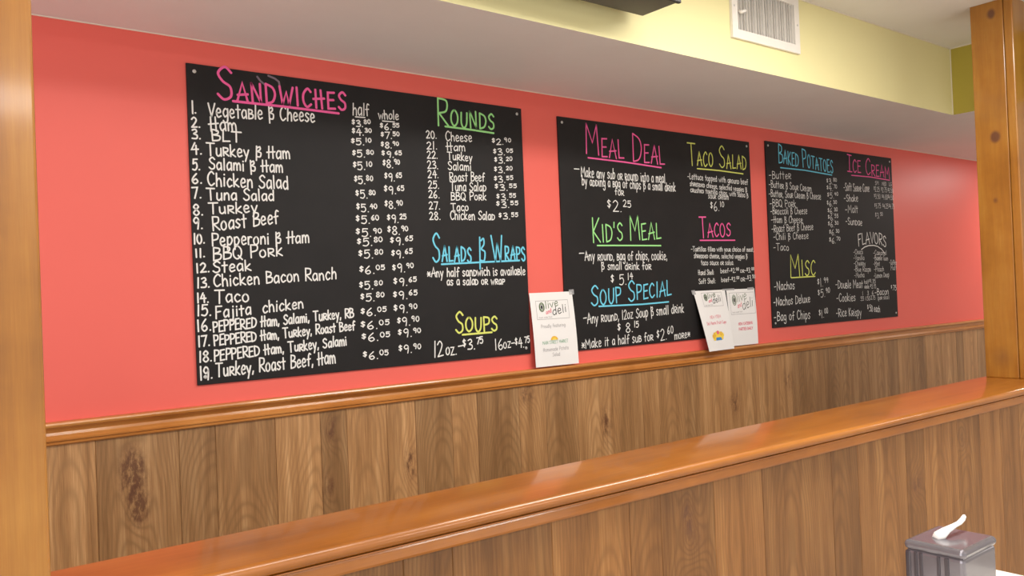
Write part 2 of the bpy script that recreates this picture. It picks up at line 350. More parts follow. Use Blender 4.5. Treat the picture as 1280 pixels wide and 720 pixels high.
# ------------------------------------------------------------------ hand lettering: a stroke alphabet drawn as thin ribbons
GLYPHS = {
'A': '.62;l 0,0 .31,1 .62,0;l .03,.34 .62,.42', 'B': '.54;l .06,0 .05,1;c .05,1 .42,.9 .4,.64 .08,.53;c .08,.53 .52,.44 .48,.1 .06,0',
'C': '.54;c .52,.84 .32,1 .06,.7 .05,.28 .26,0 .53,.16', 'D': '.6;l .05,0 .05,1;c .05,1 .45,.84 .58,.5 .42,.12 .05,0',
'E': '.5;l .48,1 .06,.97 .05,0 .5,.03;l .05,.52 .42,.55', 'F': '.5;l .05,0 .05,1 .5,.98;l .05,.53 .4,.56',
'G': '.58;c .55,.85 .33,1 .06,.66 .08,.2 .32,0 .56,.18;l .56,.16 .56,.45 .34,.45', 'H': '.62;l .12,1 .1,0;l .46,1 .48,0;l -.06,.48 .66,.56',
'I': '.2;l .1,1 .1,0', '|': '.5;l .03,1 .48,.98;l .25,1 .26,0;l .02,0 .52,.01', 'J': '.46;c .42,1 .42,.3 .25,0 .04,.2',
'K': '.56;l .06,1 .06,0;l .52,.98 .08,.45 .56,0', 'L': '.48;l .06,1 .06,.02 .5,.05', 'M': '.8;l .05,0 .1,1 .42,.38 .7,1 .76,0',
'N': '.62;l .06,0 .06,1 .55,.02 .57,1', 'O': '.62;c .3,1 .05,.72 .06,.25 .3,0 .55,.25 .56,.7 .3,1', 'P': '.52;l .06,0 .05,1;c .05,1 .48,.92 .46,.56 .08,.45',
'Q': '.64;c .3,1 .05,.72 .06,.25 .3,0 .55,.25 .56,.7 .3,1;l .36,.26 .64,-.08', 'R': '.56;l .06,0 .05,1;c .05,1 .48,.92 .46,.56 .08,.46;l .1,.46 .58,0',
'S': '.52;c .5,.84 .3,1 .07,.8 .2,.56 .44,.4 .45,.12 .22,0 .02,.15', 'T': '.62;l 0,1 .64,.99;l .31,1 .32,0', 'U': '.58;c .05,1 .06,.3 .28,0 .5,.28 .53,1',
'V': '.56;l 0,1 .29,0 .56,1', 'W': '.82;l 0,1 .2,0 .42,.72 .6,0 .82,1', 'X': '.55;l 0,1 .55,0;l .53,1 .02,0', 'Y': '.56;l 0,1 .28,.48;l .55,1 .22,0', 'Z': '.55;l .02,1 .52,1 .02,0 .55,.03',
'a': '.46;c .42,.56 .22,.64 .04,.35 .15,.01 .4,.2;l .41,.62 .44,0', 'b': '.47;l .06,1 .05,0;c .05,.42 .26,.62 .44,.35 .28,.01 .05,.08',
'c': '.42;c .4,.52 .22,.63 .04,.33 .18,0 .42,.12', 'd': '.47;c .4,.52 .2,.62 .03,.3 .18,0 .4,.16;l .42,1 .43,0', 'e': '.44;c .05,.31 .36,.36 .36,.56 .18,.63 .04,.34 .16,.01 .42,.1',
'f': '.4;c .42,.92 .28,1 .18,.8 .17,.4 .17,0;l .01,.52 .37,.56', 'g': '.46;c .4,.55 .2,.62 .04,.35 .18,.05 .4,.2;c .42,.62 .43,.1 .38,-.28 .18,-.36 .04,-.22',
'h': '.46;l .06,1 .05,0;c .05,.38 .24,.62 .39,.45 .42,0', 'i': '.16;l .08,.6 .08,0;l .08,.82 .09,.86', 'j': '.3;c .2,.6 .2,-.1 .12,-.35 0,-.28;l .2,.82 .21,.86',
'k': '.45;l .06,1 .05,0;l .4,.62 .08,.27 .45,0', 'l': '.16;l .08,1 .08,0', 'm': '.68;l .05,.6 .05,0;c .05,.38 .19,.62 .32,.45 .34,0;c .34,.4 .48,.62 .61,.45 .63,0',
'n': '.46;l .05,.6 .05,0;c .05,.38 .24,.62 .39,.45 .42,0', 'o': '.46;c .23,.63 .04,.42 .06,.12 .23,0 .41,.16 .4,.48 .23,.63', 'p': '.46;l .05,.62 .06,-.36;c .05,.5 .26,.64 .43,.35 .25,.01 .06,.1',
'q': '.46;c .4,.55 .2,.62 .04,.35 .18,.02 .4,.2;l .42,.62 .42,-.36', 'r': '.34;l .05,.6 .05,0;c .05,.36 .18,.6 .34,.56', 's': '.4;c .38,.54 .2,.63 .06,.48 .2,.32 .35,.18 .2,0 .02,.09',
't': '.37;l .17,.92 .18,0;l 0,.6 .37,.61', 'u': '.46;c .05,.6 .06,.14 .22,0 .4,.18;l .41,.6 .43,0', 'v': '.42;l 0,.6 .21,0 .42,.6', 'w': '.62;l 0,.6 .15,0 .31,.45 .46,0 .62,.6',
'x': '.42;l 0,.6 .42,0;l .4,.6 .02,0', 'y': '.44;l .02,.6 .2,.08;l .43,.6 .12,-.36', 'z': '.43;l .03,.6 .4,.6 .03,0 .43,.02',
'&': '.5;l .08,.95 .08,-.26;c .17,.82 .36,.9 .39,.68 .2,.5 .46,.38 .4,.06 .14,.06', '0': '.5;c .25,1 .05,.7 .06,.26 .25,0 .45,.26 .45,.72 .25,1', '1': '.22;l .11,1 .11,0',
'2': '.5;c .04,.8 .25,1 .44,.76 .3,.4 .04,.02;l .04,.02 .5,.05', '3': '.48;c .05,.9 .3,1 .41,.76 .18,.54 .45,.4 .4,.08 .03,.06', '4': '.5;l .28,1 .02,.42 .52,.44;l .36,.78 .36,0',
'5': '.5;l .46,1 .09,.99 .07,.58;c .07,.58 .34,.68 .47,.34 .3,.02 .03,.08', '6': '.48;c .36,1 .1,.6 .04,.25 .22,0 .43,.2 .3,.46 .08,.3', '7': '.5;l .02,.98 .5,1 .2,0',
'8': '.5;c .26,.54 .06,.75 .25,1 .44,.78 .24,.52 .04,.22 .25,0 .47,.22 .26,.54', '9': '.48;c .43,.7 .22,.5 .06,.74 .24,1 .43,.82 .42,.4 .36,0',
'$': '.44;c .4,.78 .22,.9 .06,.72 .2,.52 .38,.36 .22,.12 .03,.24;l .22,1 .22,0', '.': '.14;l .06,.03 .09,.05', ',': '.14;l .09,.1 .03,-.14', '-': '.4;l .02,.4 .36,.42',
'*': '.46;l .05,.12 .4,.6;l .4,.1 .06,.62;l .0,.38 .46,.36', "'": '.14;l .09,1 .05,.74', ':': '.16;l .08,.5 .09,.52;l .08,.08 .09,.1', '(': '.24;c .2,1 .05,.6 .06,.2 .2,-.1', ')': '.24;c .04,1 .18,.6 .18,.2 .04,-.1', '!': '.16;l .08,1 .08,.3;l .08,.05 .09,.07', ' ': '.3',
}
def catmull(p, n=6):
    closed = p[0] == p[-1]; out = []
    q = [p[-2] if closed else p[0]] + p + [p[1] if closed else p[-1]]
    for i in range(1, len(q) - 2):
        a, b, c, d = (Vector((*x, 0)) for x in q[i - 1:i + 3])
        for k in range(n):
            t = k / n
            out.append(0.5 * ((2 * b) + (c - a) * t + (2 * a - 5 * b + 4 * c - d) * t * t + (3 * b - a - 3 * c + d) * t ** 3))
    out.append(Vector((*p[-1], 0)))
    return [(v.x, v.y) for v in out]
STROKES = {}
for ch, s in GLYPHS.items():
    parts = s.split(';'); st_ = []
    for q in parts[1:]:
        pts = [tuple(float(v) for v in w_.split(',')) for w_ in q[2:].split()]
        st_.append(catmull(pts) if q[0] == 'c' else pts)
    STROKES[ch] = (float(parts[0]), st_)
rng_text = random.Random(3)
def layout(text, p0, p1, h, ratio=0.0, arc=0.0, jitter=1.0, gap=0.13):
    """strokes of one line of lettering from p0 to p1 (baseline ends), capital height h"""
    toks = []; sup = False; small = False; x = 0.0
    for ch in text:
        if ch == '^': sup = True; continue
        if ch == '~': small = True; continue
        if ch == ' ': sup = False
        sc, up = 1.0, 0.0
        if ratio and ch.islower(): ch = ch.upper(); sc = ratio
        if ch == "'" and ratio: sc = 0.8
        if small: sc = 0.66; small = False
        if sup: sc, up = 0.62, 0.48
        if ch == '$': sc, up = 0.72, 0.30
        if ch not in STROKES: ch = '-'
        wd, st_ = STROKES[ch]; wx = sc if sc != 0.66 else 0.8
        toks.append((x, wx, sc, up, st_)); x += wd * wx + gap * (0.75 if sup else 1.0)
    total = max(x - gap, 0.05)
    dx, dv = p1[0] - p0[0], p1[1] - p0[1]; L = math.hypot(dx, dv); ex = (dx / L, dv / L); res = []
    for (x0, wx, sc, up, st_) in toks:
        a = rng_text.uniform(-0.05, 0.05) * jitter; js = 1 + rng_text.uniform(-0.06, 0.06) * jitter; jy = rng_text.uniform(-0.03, 0.03) * jitter
        for s in st_:
            line = []
            for (gx, gy) in s:
                yy = gy * sc * js + up + jy; xx = (x0 + gx * wx) / total * L + a * yy * h
                ft = xx / L; bow = arc * (1 - (2 * ft - 1) ** 2)
                line.append((p0[0] + ex[0] * xx, p0[1] + ex[1] * xx + yy * h + bow))
            res.append(line)
    return res
def ribbon(bm, line, w, f, k=[0]):
    """flat pen stroke of width w along line; f maps (u, v, lift) to a point"""
    p = [Vector((*q, 0)) for q in line]
    p = [p[0]] + [b for a, b in zip(p, p[1:]) if (b - a).length > w * 0.05]
    if len(p) < 2: p = [p[0], p[0] + Vector((w * 0.2, 0, 0))]
    k[0] += 1; lift = 2e-5 * (k[0] % 23); hw = w / 2
    d0 = (p[1] - p[0]).normalized(); d1 = (p[-1] - p[-2]).normalized()
    rows = [(p[0] - d0 * hw * 0.85, d0, 0.55), (p[0] - d0 * hw * 0.3, d0, 0.95)]
    for i in range(len(p)):
        a = (p[i] - p[i - 1]).normalized() if i else d0; b = (p[i + 1] - p[i]).normalized() if i < len(p) - 1 else d1
        m_ = a + b
        if m_.length < 0.5:                                    # a sharp turn: end one stroke, start the next
            rows += [(p[i] + a * hw * 0.4, a, 0.9), (p[i] - b * hw * 0.4, b, 0.9)]
        else:
            m_.normalize(); c = max(m_.dot(a), 0.6); rows.append((p[i], m_, 1 / c))
    rows += [(p[-1] + d1 * hw * 0.3, d1, 0.95), (p[-1] + d1 * hw * 0.85, d1, 0.55)]
    prev = None
    for q, d, s in rows:
        n = Vector((-d.y, d.x, 0)) * hw * s
        cur = (bm.verts.new(f(q.x + n.x, q.y + n.y, lift)), bm.verts.new(f(q.x - n.x, q.y - n.y, lift)))
        if prev: bm.faces.new((prev[0], prev[1], cur[1], cur[0]))
        prev = cur

# ------------------------------------------------------------------ the three chalkboards
# every line: text, start (mm from the board's lower left corner), end, capital height
LETTERING = [
    ('b1', 'heading_lettering', 'pink', 7.4, 'pink lettering SANDWICHES, underlined', [
        ('Sandwiches', 85.4, 822.1, 495.8, 829.3, 95.0, 0.58),
        ('_', [(130.7, 819.5), (288.6, 820.4), (469.0, 818.7)]),
    ]),
    ('b1', 'heading_lettering', 'green', 6.6, 'green lettering ROUNDS, underlined', [
        ('Rounds', 841.6, 816.3, 1089.3, 824.3, 90.7, 0.62),
        ('_', [(874.5, 815.5), (986.2, 814.1), (1085.1, 810.8)]),
    ]),
    ('b1', 'heading_lettering', 'cyan', 6.3, 'light blue lettering SALADS & WRAPS, underlined', [
        ('Salads & Wraps', 801.7, 342.7, 1209.9, 346.5, 93.9, 0.56),
        ('_', [(837.2, 335.9), (1003.3, 341.7), (1181.5, 347.3)]),
    ]),
    ('b1', 'heading_lettering', 'yellow', 6.6, 'yellow lettering SOUPS, underlined', [
        ('Soups', 884.7, 98.3, 1066.7, 92.2, 76.4, 0.66),
        ('_', [(912.9, 88.5), (1041.5, 89.7)]),
    ]),
    ('b1', 'item_numbers', 'white', 4.6, 'white numbers 1 to 19', [
        ('1.', 10.4, 770.2, 22.7, 771.1, 36.5),
        ('2.', 8.1, 732.1, 32.7, 733.5, 28.5),
        ('3.', 8.3, 699.2, 33.0, 699.3, 27.4),
        ('4.', 5.8, 653.7, 34.8, 656.1, 31.9),
        ('5.', 6.6, 609.6, 27.8, 611.1, 31.9),
        ('6.', 4.3, 570.9, 32.3, 572.6, 28.5),
        ('7.', 4.2, 529.0, 28.7, 530.3, 30.7),
        ('8.', 4.9, 481.5, 31.7, 482.5, 31.9),
        ('9.', 3.7, 441.8, 29.4, 443.7, 31.8),
        ('10.', 2.4, 399.7, 33.7, 401.6, 28.4),
        ('11.', 5.7, 361.4, 32.6, 362.8, 23.9),
        ('12.', 6.6, 317.9, 44.1, 319.4, 26.6),
        ('13.', 7.1, 275.1, 42.7, 275.9, 27.3),
        ('14.', 5.8, 233.4, 38.7, 233.7, 28.0),
        ('15.', 4.6, 195.6, 44.4, 195.8, 29.6),
        ('16.', 3.3, 151.9, 43.0, 152.4, 31.8),
        ('17.', 4.7, 108.8, 37.6, 109.2, 29.5),
        ('18.', 5.6, 65.7, 41.5, 65.5, 29.5),
        ('19.', 6.2, 13.5, 41.7, 15.2, 38.6),
    ]),
    ('b1', 'menu_lettering', 'white', 4.5, 'white list of nineteen sandwiches', [
        ('Vegeta~Ble & Cheese', 56.3, 766.8, 386.3, 783.3, 40.7),
        ('Ham', 59.6, 726.3, 138.6, 731.9, 39.6),
        ('BLT', 64.4, 697.6, 149.4, 699.6, 31.5),
        ('Tu~Rkey & Ham', 48.3, 654.9, 300.5, 661.5, 35.5),
        ('Salami & Ham', 53.9, 615.2, 275.7, 618.3, 34.2),
        ('Chicken Salad', 48.5, 567.2, 290.6, 569.5, 39.0),
        ('Tuna Salad', 44.4, 526.9, 244.0, 531.5, 32.9),
        ('Tu~Rkey', 47.6, 485.4, 191.1, 495.7, 32.7),
        ('Roast Beef', 57.5, 437.6, 256.1, 464.6, 40.0),
        ('Pepperoni & Ham', 53.9, 395.1, 352.7, 407.2, 35.7),
        ('BBQ Po~Rk', 54.9, 352.9, 263.7, 367.0, 36.5),
        ('Steak', 53.8, 317.8, 165.5, 323.7, 32.6),
        ('Chicken Bacon Ranch', 54.8, 278.1, 439.1, 292.8, 36.0),
        ('Taco', 55.6, 230.1, 156.2, 231.9, 36.0),
        ('Fajita  chicken', 56.6, 186.2, 325.1, 205.6, 33.2),
        ('PEPPERED Ham, Salami, Tu~Rkey, RB', 48.6, 148.5, 494.4, 169.8, 30.1),
        ('PEPPERED Ham, Tu~Rkey, Roast Beef', 49.6, 108.5, 497.3, 128.9, 28.9),
        ('PEPPERED Ham, Tu~Rkey, Salami', 48.3, 65.1, 466.3, 82.2, 30.0),
        ('Tu~Rkey, Roast Beef, Ham', 51.4, 19.0, 425.9, 29.2, 38.3),
    ]),
    ('b1', 'price_column', 'white', 3.7, 'white column of half sandwich prices', [
        ('half', 518.3, 819.1, 578.1, 821.8, 38.9),
        ('_', [(527.7, 813.7), (562.2, 814.9)]),
        ('$3.^80', 514.4, 781.5, 580.9, 785.7, 21.5),
        ('$4.^30', 513.5, 753.2, 583.4, 757.3, 21.5),
        ('$5.^10', 509.3, 722.1, 580.3, 725.8, 21.5),
        ('$5.^80', 511.1, 682.9, 588.0, 686.4, 21.5),
        ('$5.^10', 512.0, 643.0, 579.5, 645.2, 24.8),
        ('$5.^80', 514.6, 597.1, 580.8, 598.5, 24.8),
        ('$5.^80', 518.8, 551.7, 588.9, 552.6, 24.9),
        ('$5.^40', 519.2, 507.6, 593.2, 507.9, 24.9),
        ('$5.^60', 516.0, 470.0, 598.3, 470.0, 24.9),
        ('$5.^90', 513.7, 428.2, 605.4, 427.6, 24.9),
        ('$5.^80', 516.3, 395.9, 608.3, 399.9, 24.9),
        ('$5.^80', 520.6, 356.2, 607.8, 359.3, 24.9),
        ('$6.^05', 520.9, 306.4, 613.1, 308.5, 24.9),
        ('$5.^80', 519.2, 256.4, 601.3, 257.6, 24.8),
        ('$5.^80', 521.6, 218.4, 605.8, 218.8, 24.9),
        ('$6.^05', 520.0, 171.5, 612.2, 170.7, 24.9),
        ('$6.^05', 518.5, 129.2, 620.5, 127.1, 24.9),
        ('$6.^05', 520.1, 90.6, 622.1, 87.6, 24.9),
        ('$6.^05', 522.9, 32.7, 614.1, 29.1, 24.9),
    ]),
    ('b1', 'price_column', 'white', 3.7, 'white column of whole sandwich prices', [
        ('whole', 612.7, 816.2, 688.0, 820.5, 29.2),
        ('_', [(626.5, 810.0), (671.6, 811.3)]),
        ('$6.^55', 616.5, 780.9, 688.9, 785.5, 20.7),
        ('$7.^50', 618.5, 752.0, 687.9, 755.8, 20.7),
        ('$8.^90', 617.4, 720.4, 683.7, 723.5, 20.7),
        ('$9.^65', 619.3, 689.9, 693.9, 693.2, 20.7),
        ('$8.^90', 621.1, 656.0, 685.6, 657.9, 26.0),
        ('$9.^65', 625.5, 612.4, 691.1, 613.8, 26.0),
        ('$9.^65', 622.2, 569.9, 697.9, 571.3, 26.0),
        ('$8.^90', 622.3, 521.1, 690.3, 521.3, 26.0),
        ('$9.^25', 629.7, 475.4, 702.5, 475.0, 26.0),
        ('$8.^90', 629.2, 436.5, 707.2, 435.6, 26.0),
        ('$9.^65', 638.4, 400.3, 723.2, 404.3, 26.1),
        ('$9.^65', 640.5, 356.9, 720.0, 360.0, 26.1),
        ('$9.^90', 643.0, 309.9, 723.0, 312.2, 26.1),
        ('$9.^65', 645.4, 264.5, 732.3, 265.9, 26.1),
        ('$9.^65', 641.7, 221.1, 732.9, 221.5, 26.1),
        ('$9.^90', 642.2, 175.7, 730.6, 175.3, 26.1),
        ('$9.^90', 652.8, 133.5, 735.7, 132.6, 26.1),
        ('$9.^90', 654.5, 95.1, 741.8, 93.2, 26.1),
        ('$9.^90', 655.1, 42.7, 738.9, 40.0, 26.1),
    ]),
    ('b1', 'item_numbers', 'white', 3.7, 'white numbers 20 to 28', [
        ('20.', 794.6, 766.8, 836.7, 769.9, 26.1),
        ('21.', 794.5, 729.4, 836.9, 732.2, 26.1),
        ('22.', 794.7, 698.4, 837.4, 700.9, 26.1),
        ('23.', 794.7, 663.0, 837.8, 665.2, 26.1),
        ('24.', 794.8, 631.6, 838.2, 633.6, 26.1),
        ('25.', 794.8, 595.7, 838.5, 597.3, 26.1),
        ('26.', 794.9, 563.2, 839.0, 564.6, 26.1),
        ('27.', 794.8, 524.0, 839.2, 525.0, 26.1),
        ('28.', 794.8, 488.5, 839.5, 489.2, 26.1),
    ]),
    ('b1', 'menu_lettering', 'white', 3.7, 'white list of nine rounds', [
        ('Cheese', 874.3, 765.6, 986.3, 771.0, 32.4),
        ('Ham', 876.7, 732.5, 955.7, 734.9, 28.1),
        ('Tu~Rkey', 878.2, 699.9, 983.7, 701.8, 28.1),
        ('Salami', 879.5, 664.8, 978.3, 667.4, 28.1),
        ('Roast Beef', 884.1, 624.8, 1035.4, 632.7, 31.1),
        ('Tuna Sala~D', 885.5, 591.6, 1040.1, 597.1, 31.1),
        ('BBQ Po~Rk', 886.3, 558.8, 1038.9, 565.5, 28.3),
        ('Taco', 884.9, 520.7, 959.1, 524.2, 28.0),
        ('Chi~Cken Sala~D', 881.8, 490.6, 1074.1, 494.9, 31.2),
    ]),
    ('b1', 'price_column', 'white', 3.4, 'white column of round prices', [
        ('$2.^90', 1076.3, 768.4, 1161.8, 774.4, 22.5),
        ('$3.^05', 1080.3, 730.6, 1169.7, 736.2, 22.5),
        ('$3.^20', 1083.8, 700.7, 1164.3, 705.2, 22.5),
        ('$3.^20', 1080.7, 665.8, 1163.0, 669.9, 22.5),
        ('$3.^55', 1078.3, 631.0, 1165.7, 634.7, 22.5),
        ('$3.^55', 1080.0, 602.1, 1180.3, 606.1, 22.5),
        ('$3.^55', 1086.6, 566.9, 1175.9, 569.6, 22.5),
        ('$3.^55', 1084.1, 539.3, 1184.6, 542.0, 22.6),
        ('$3.^55', 1093.1, 497.6, 1181.0, 499.0, 22.6),
    ]),
    ('b1', 'menu_lettering', 'white', 3.8, 'white note on half sandwiches', [
        ('*Any half san~Dwich is availa~Ble', 777.5, 292.4, 1205.9, 293.7, 31.2),
        ('as a sala~D o~R w~Ra~P', 855.8, 262.4, 1107.7, 261.3, 28.3),
    ]),
    ('b1', 'price_line', 'white', 4.3, 'white 12 oz soup price', [
        ('12', 789.9, 17.2, 829.0, 21.4, 54.6),
        ('oz.', 840.1, 22.6, 885.2, 21.8, 41.4),
        ('-', 892.3, 32.5, 915.9, 33.8, 41.8),
        ('$3.^75', 912.6, 34.6, 1000.1, 34.2, 38.0),
    ]),
    ('b1', 'price_line', 'white', 3.8, 'white 16 oz soup price', [
        ('16', 1051.5, 23.9, 1089.4, 24.4, 40.3),
        ('oz', 1091.4, 28.7, 1124.4, 29.5, 34.8),
        ('-', 1128.1, 29.3, 1144.8, 29.8, 35.0),
        ('$4.^75', 1146.6, 26.4, 1214.4, 24.1, 36.8),
    ]),
    ('b1', 'chalk_smudge', 'smudge', 6, 'faint wiped chalk smear over the pink heading', [
        ('_', [(206.4, 901.3), (215.8, 889.5), (230.3, 879.5)]),
        ('_', [(241.1, 908.5), (260.9, 902.8), (273.3, 894.9), (276.5, 878.3)]),
    ]),
    ('b2', 'heading_lettering', 'pink', 6.3, 'pink lettering MEAL DEAL, underlined', [
        ('Meal Deal', 142.3, 777.3, 607.3, 764.5, 114.6, 0.68),
        ('_', [(154.8, 763.5), (372.7, 759.7), (585.8, 751.1)]),
    ]),
    ('b2', 'heading_lettering', 'green', 6.0, "green lettering KID'S MEAL, underlined", [
        ("Kid's Meal", 161.3, 424.3, 565.1, 444.9, 103.4, 0.66),
        ('_', [(185.9, 413.1), (336.3, 414.1), (563.1, 414.9)]),
    ]),
    ('b2', 'heading_lettering', 'cyan', 6.3, 'light blue lettering SOUP SPECIAL, underlined', [
        ('Soup Special', 139.3, 172.5, 615.3, 199.5, 83.0, 0.75),
        ('_', [(181.8, 169.3), (431.5, 168.2), (597.9, 172.5)]),
    ]),
    ('b2', 'heading_lettering', 'yellow', 5.6, 'yellow lettering TACO SALAD, underlined', [
        ('Taco Salad', 766.9, 773.4, 1188.5, 781.8, 103.4, 0.62),
        ('_', [(826.3, 762.3), (978.8, 763.2), (1160.4, 758.4)]),
    ]),
    ('b2', 'heading_lettering', 'pink', 6.0, 'pink lettering TACOS, underlined', [
        ('Tacos', 826.0, 452.0, 1046.1, 463.0, 91.1, 0.66),
        ('_', [(825.2, 440.2), (1077.7, 443.2)]),
    ]),
    ('b2', 'menu_lettering', 'white', 3.6, 'white meal deal lines with its price', [
        ('-', 76.0, 701.2, 106.7, 701.2, 32.1),
        ('Make any sub o~R ~Roun~D into a meal', 112.4, 685.4, 607.2, 686.2, 40.2),
        ('by a~D~Ding a ~Bag of chips & a small d~Rink', 115.2, 651.8, 672.8, 652.3, 37.0),
        ('fo~R', 297.5, 622.4, 349.4, 619.9, 30.0),
    ]),
    ('b2', 'price_line', 'white', 3.8, 'white meal deal price', [
        ('$2.^25', 251.3, 554.1, 388.2, 550.8, 44.9),
    ]),
    ('b2', 'menu_lettering', 'white', 3.6, "white kid's meal lines with its price", [
        ('-', 83.9, 368.3, 113.3, 368.2, 31.9),
        ('Any ~Roun~D, ~Bag of chips, cookie,', 115.1, 353.1, 600.0, 354.2, 38.2),
        ('& small d~Rink fo~R', 203.1, 315.8, 495.6, 313.5, 31.5),
    ]),
    ('b2', 'price_line', 'white', 3.8, "white kid's meal price", [
        ('$ 5.^14', 253.3, 250.7, 378.7, 253.4, 42.8),
    ]),
    ('b2', 'menu_lettering', 'white', 3.6, 'white soup special lines with its price', [
        ('-', 92.0, 113.9, 111.4, 114.6, 31.7),
        ('Any ~Roun~D, 12oz Soup & small d~Rink', 115.1, 103.3, 694.1, 123.7, 39.9),
    ]),
    ('b2', 'price_line', 'white', 3.8, 'white soup special price', [
        ('$ 8.^15', 280.5, 54.2, 404.6, 55.7, 39.5),
    ]),
    ('b2', 'menu_lettering', 'white', 3.6, 'white half sub offer line', [
        ('*Make it a half su~B fo~R', 78.5, 6.1, 490.6, 13.8, 37.4),
        ('$2.^60', 512.8, 8.1, 618.0, 13.0, 47.7),
        ('mo~Re*', 626.6, 9.1, 729.0, 11.7, 34.7),
    ]),
    ('b2', 'menu_lettering', 'white', 2.7, 'small white taco salad lines with its price', [
        ('-Lettuce topped with g~Roun~D beef', 757.1, 712.4, 1195.0, 708.2, 26.5),
        ('sh~Re~D~De~D cheese, selected veggies &', 771.3, 682.7, 1186.1, 672.7, 22.8),
        ('c~Rushe~D to~Rtilla chips, with salsa &', 773.1, 654.7, 1193.9, 646.9, 22.8),
        ('sou~R c~Ream', 894.9, 631.8, 1042.4, 631.2, 25.7),
    ]),
    ('b2', 'price_line', 'white', 3.2, 'white taco salad price', [
        ('$6.^10', 907.6, 574.1, 1005.4, 576.6, 40.3),
    ]),
    ('b2', 'menu_lettering', 'white', 2.7, 'small white tacos lines with shell prices', [
        ('-To~Rtillas fille~D with you~R choice of meat,', 761.4, 391.0, 1219.3, 390.3, 21.2),
        ('sh~Re~D~De~D cheese, selected veggies &', 778.8, 361.1, 1167.4, 356.6, 22.6),
        ('taco sauce o~R salsa.', 826.0, 329.4, 1060.6, 328.0, 22.5),
    ]),
    ('b2', 'menu_lettering', 'white', 2.6, 'small white shell prices', [
        ('Ha~Rd Shell:', 802.9, 284.4, 914.7, 286.1, 22.2),
        ('beef-$2.^00', 960.9, 291.9, 1095.9, 291.6, 21.3),
        ('o~R-$3.^00', 1107.8, 291.4, 1214.5, 291.3, 21.7),
        ('Soft Shell:', 805.6, 245.2, 921.4, 246.2, 22.2),
        ('beef-$2.^00', 963.6, 250.7, 1095.8, 251.5, 21.3),
        ('o~R-$3.^50', 1107.7, 251.3, 1220.6, 250.8, 26.2),
    ]),
    ('b3', 'heading_lettering', 'cyan', 6.0, 'light blue lettering BAKED POTATOES, underlined', [
        ('Baked Potatoes', 103.4, 814.4, 596.3, 792.8, 92.4, 0.7),
        ('_', [(118.9, 789.9), (332.3, 789.9), (582.7, 779.9)]),
    ]),
    ('b3', 'heading_lettering', 'pink', 5.6, 'pink lettering ICE CREAM, underlined', [
        ('|ce Cream', 738.2, 812.1, 1191.4, 794.7, 91.5, 0.72),
        ('_', [(777.9, 790.1), (974.6, 792.1), (1188.7, 785.2)]),
    ]),
    ('b3', 'heading_lettering', 'yellow', 6.0, 'yellow lettering MISC, underlined', [
        ('Misc', 161.5, 244.3, 387.4, 256.6, 106.9, 0.7),
        ('_', [(171.9, 242.1), (382.2, 245.8)]),
    ]),
    ('b3', 'heading_lettering', 'white', 5, 'white lettering FLAVORS over an arched line', [
        ('FLAVORS', 818.7, 402.5, 1116.8, 399.0, 61.3, 0, 18.2),
        ('_', [(846.9, 384.8), (882.2, 399.2), (926.0, 407.4), (978.6, 409.0), (1022.4, 403.3), (1065.9, 387.3), (1100.0, 362.0)]),
    ]),
    ('b3', 'menu_lettering', 'white', 2.8, 'white list of baked potatoes with prices', [
        ('-Butte~R', 18.5, 730.0, 204.7, 737.2, 38.5),
        ('-Butte~R & Sou~R C~Ream', 15.7, 687.3, 383.8, 681.7, 34.8),
        ('-Butte~R, Sou~R C~Ream & Cheese', 12.6, 641.5, 467.9, 645.1, 35.0),
        ('-BBQ Po~Rk', 15.4, 592.8, 237.7, 598.1, 36.4),
        ('-B~Roccoli & Cheese', 18.9, 554.7, 336.2, 565.9, 34.6),
        ('-Ham & Cheese', 22.1, 512.7, 291.2, 519.2, 34.5),
        ('-Roast Beef & Cheese', 22.4, 465.9, 384.6, 485.9, 36.7),
        ('-Chili & Cheese', 33.4, 429.5, 336.8, 439.4, 34.6),
        ('-Taco', 29.9, 377.0, 160.3, 378.7, 34.1),
    ]),
    ('b3', 'price_column', 'white', 2.8, 'white column of baked potato prices', [
        ('$3.^80', 529.6, 728.9, 626.8, 733.7, 30.3),
        ('$4.^70', 526.9, 692.3, 626.4, 696.8, 30.3),
        ('$5.^40', 529.4, 653.9, 633.9, 658.0, 30.3),
        ('$6.^30', 523.1, 610.8, 617.8, 614.0, 30.2),
        ('$6.^30', 528.1, 572.5, 620.4, 575.0, 30.2),
        ('$6.^55', 527.8, 538.2, 624.2, 540.5, 30.2),
        ('$6.^30', 525.1, 501.8, 625.4, 503.6, 30.2),
        ('$6.^30', 533.6, 459.2, 630.1, 460.4, 30.2),
        ('$6.^70', 530.5, 417.3, 634.9, 417.9, 30.2),
    ]),
    ('b3', 'menu_lettering', 'white', 3.4, 'white misc list with prices', [
        ('-Nachos', 21.6, 182.6, 196.1, 185.5, 42.0),
        ('-Nachos Deluxe', 11.7, 105.1, 326.8, 114.8, 42.3),
        ('-Bag of Chips', 11.5, 32.1, 322.2, 31.1, 44.3),
    ]),
    ('b3', 'price_column', 'white', 3, 'white column of misc prices', [
        ('$1.^99', 400.6, 190.6, 499.8, 191.8, 42.1),
        ('$5.^90', 401.8, 134.9, 511.2, 137.5, 42.1),
        ('$1.^00', 404.0, 30.3, 487.8, 30.4, 41.9),
    ]),
    ('b3', 'menu_lettering', 'white', 3.3, 'white second misc list', [
        ('-Dou~Ble Meat', 573.0, 178.3, 845.5, 175.2, 43.6),
        ('-Cookies', 577.1, 107.4, 763.5, 105.7, 41.2),
        ('-Rice K~Rispy', 565.7, 29.5, 818.2, 23.0, 43.4),
        ('$.50 each', 885.6, 44.3, 1016.1, 34.0, 36.0),
        ('-Bacon', 969.1, 130.2, 1121.6, 129.8, 36.5),
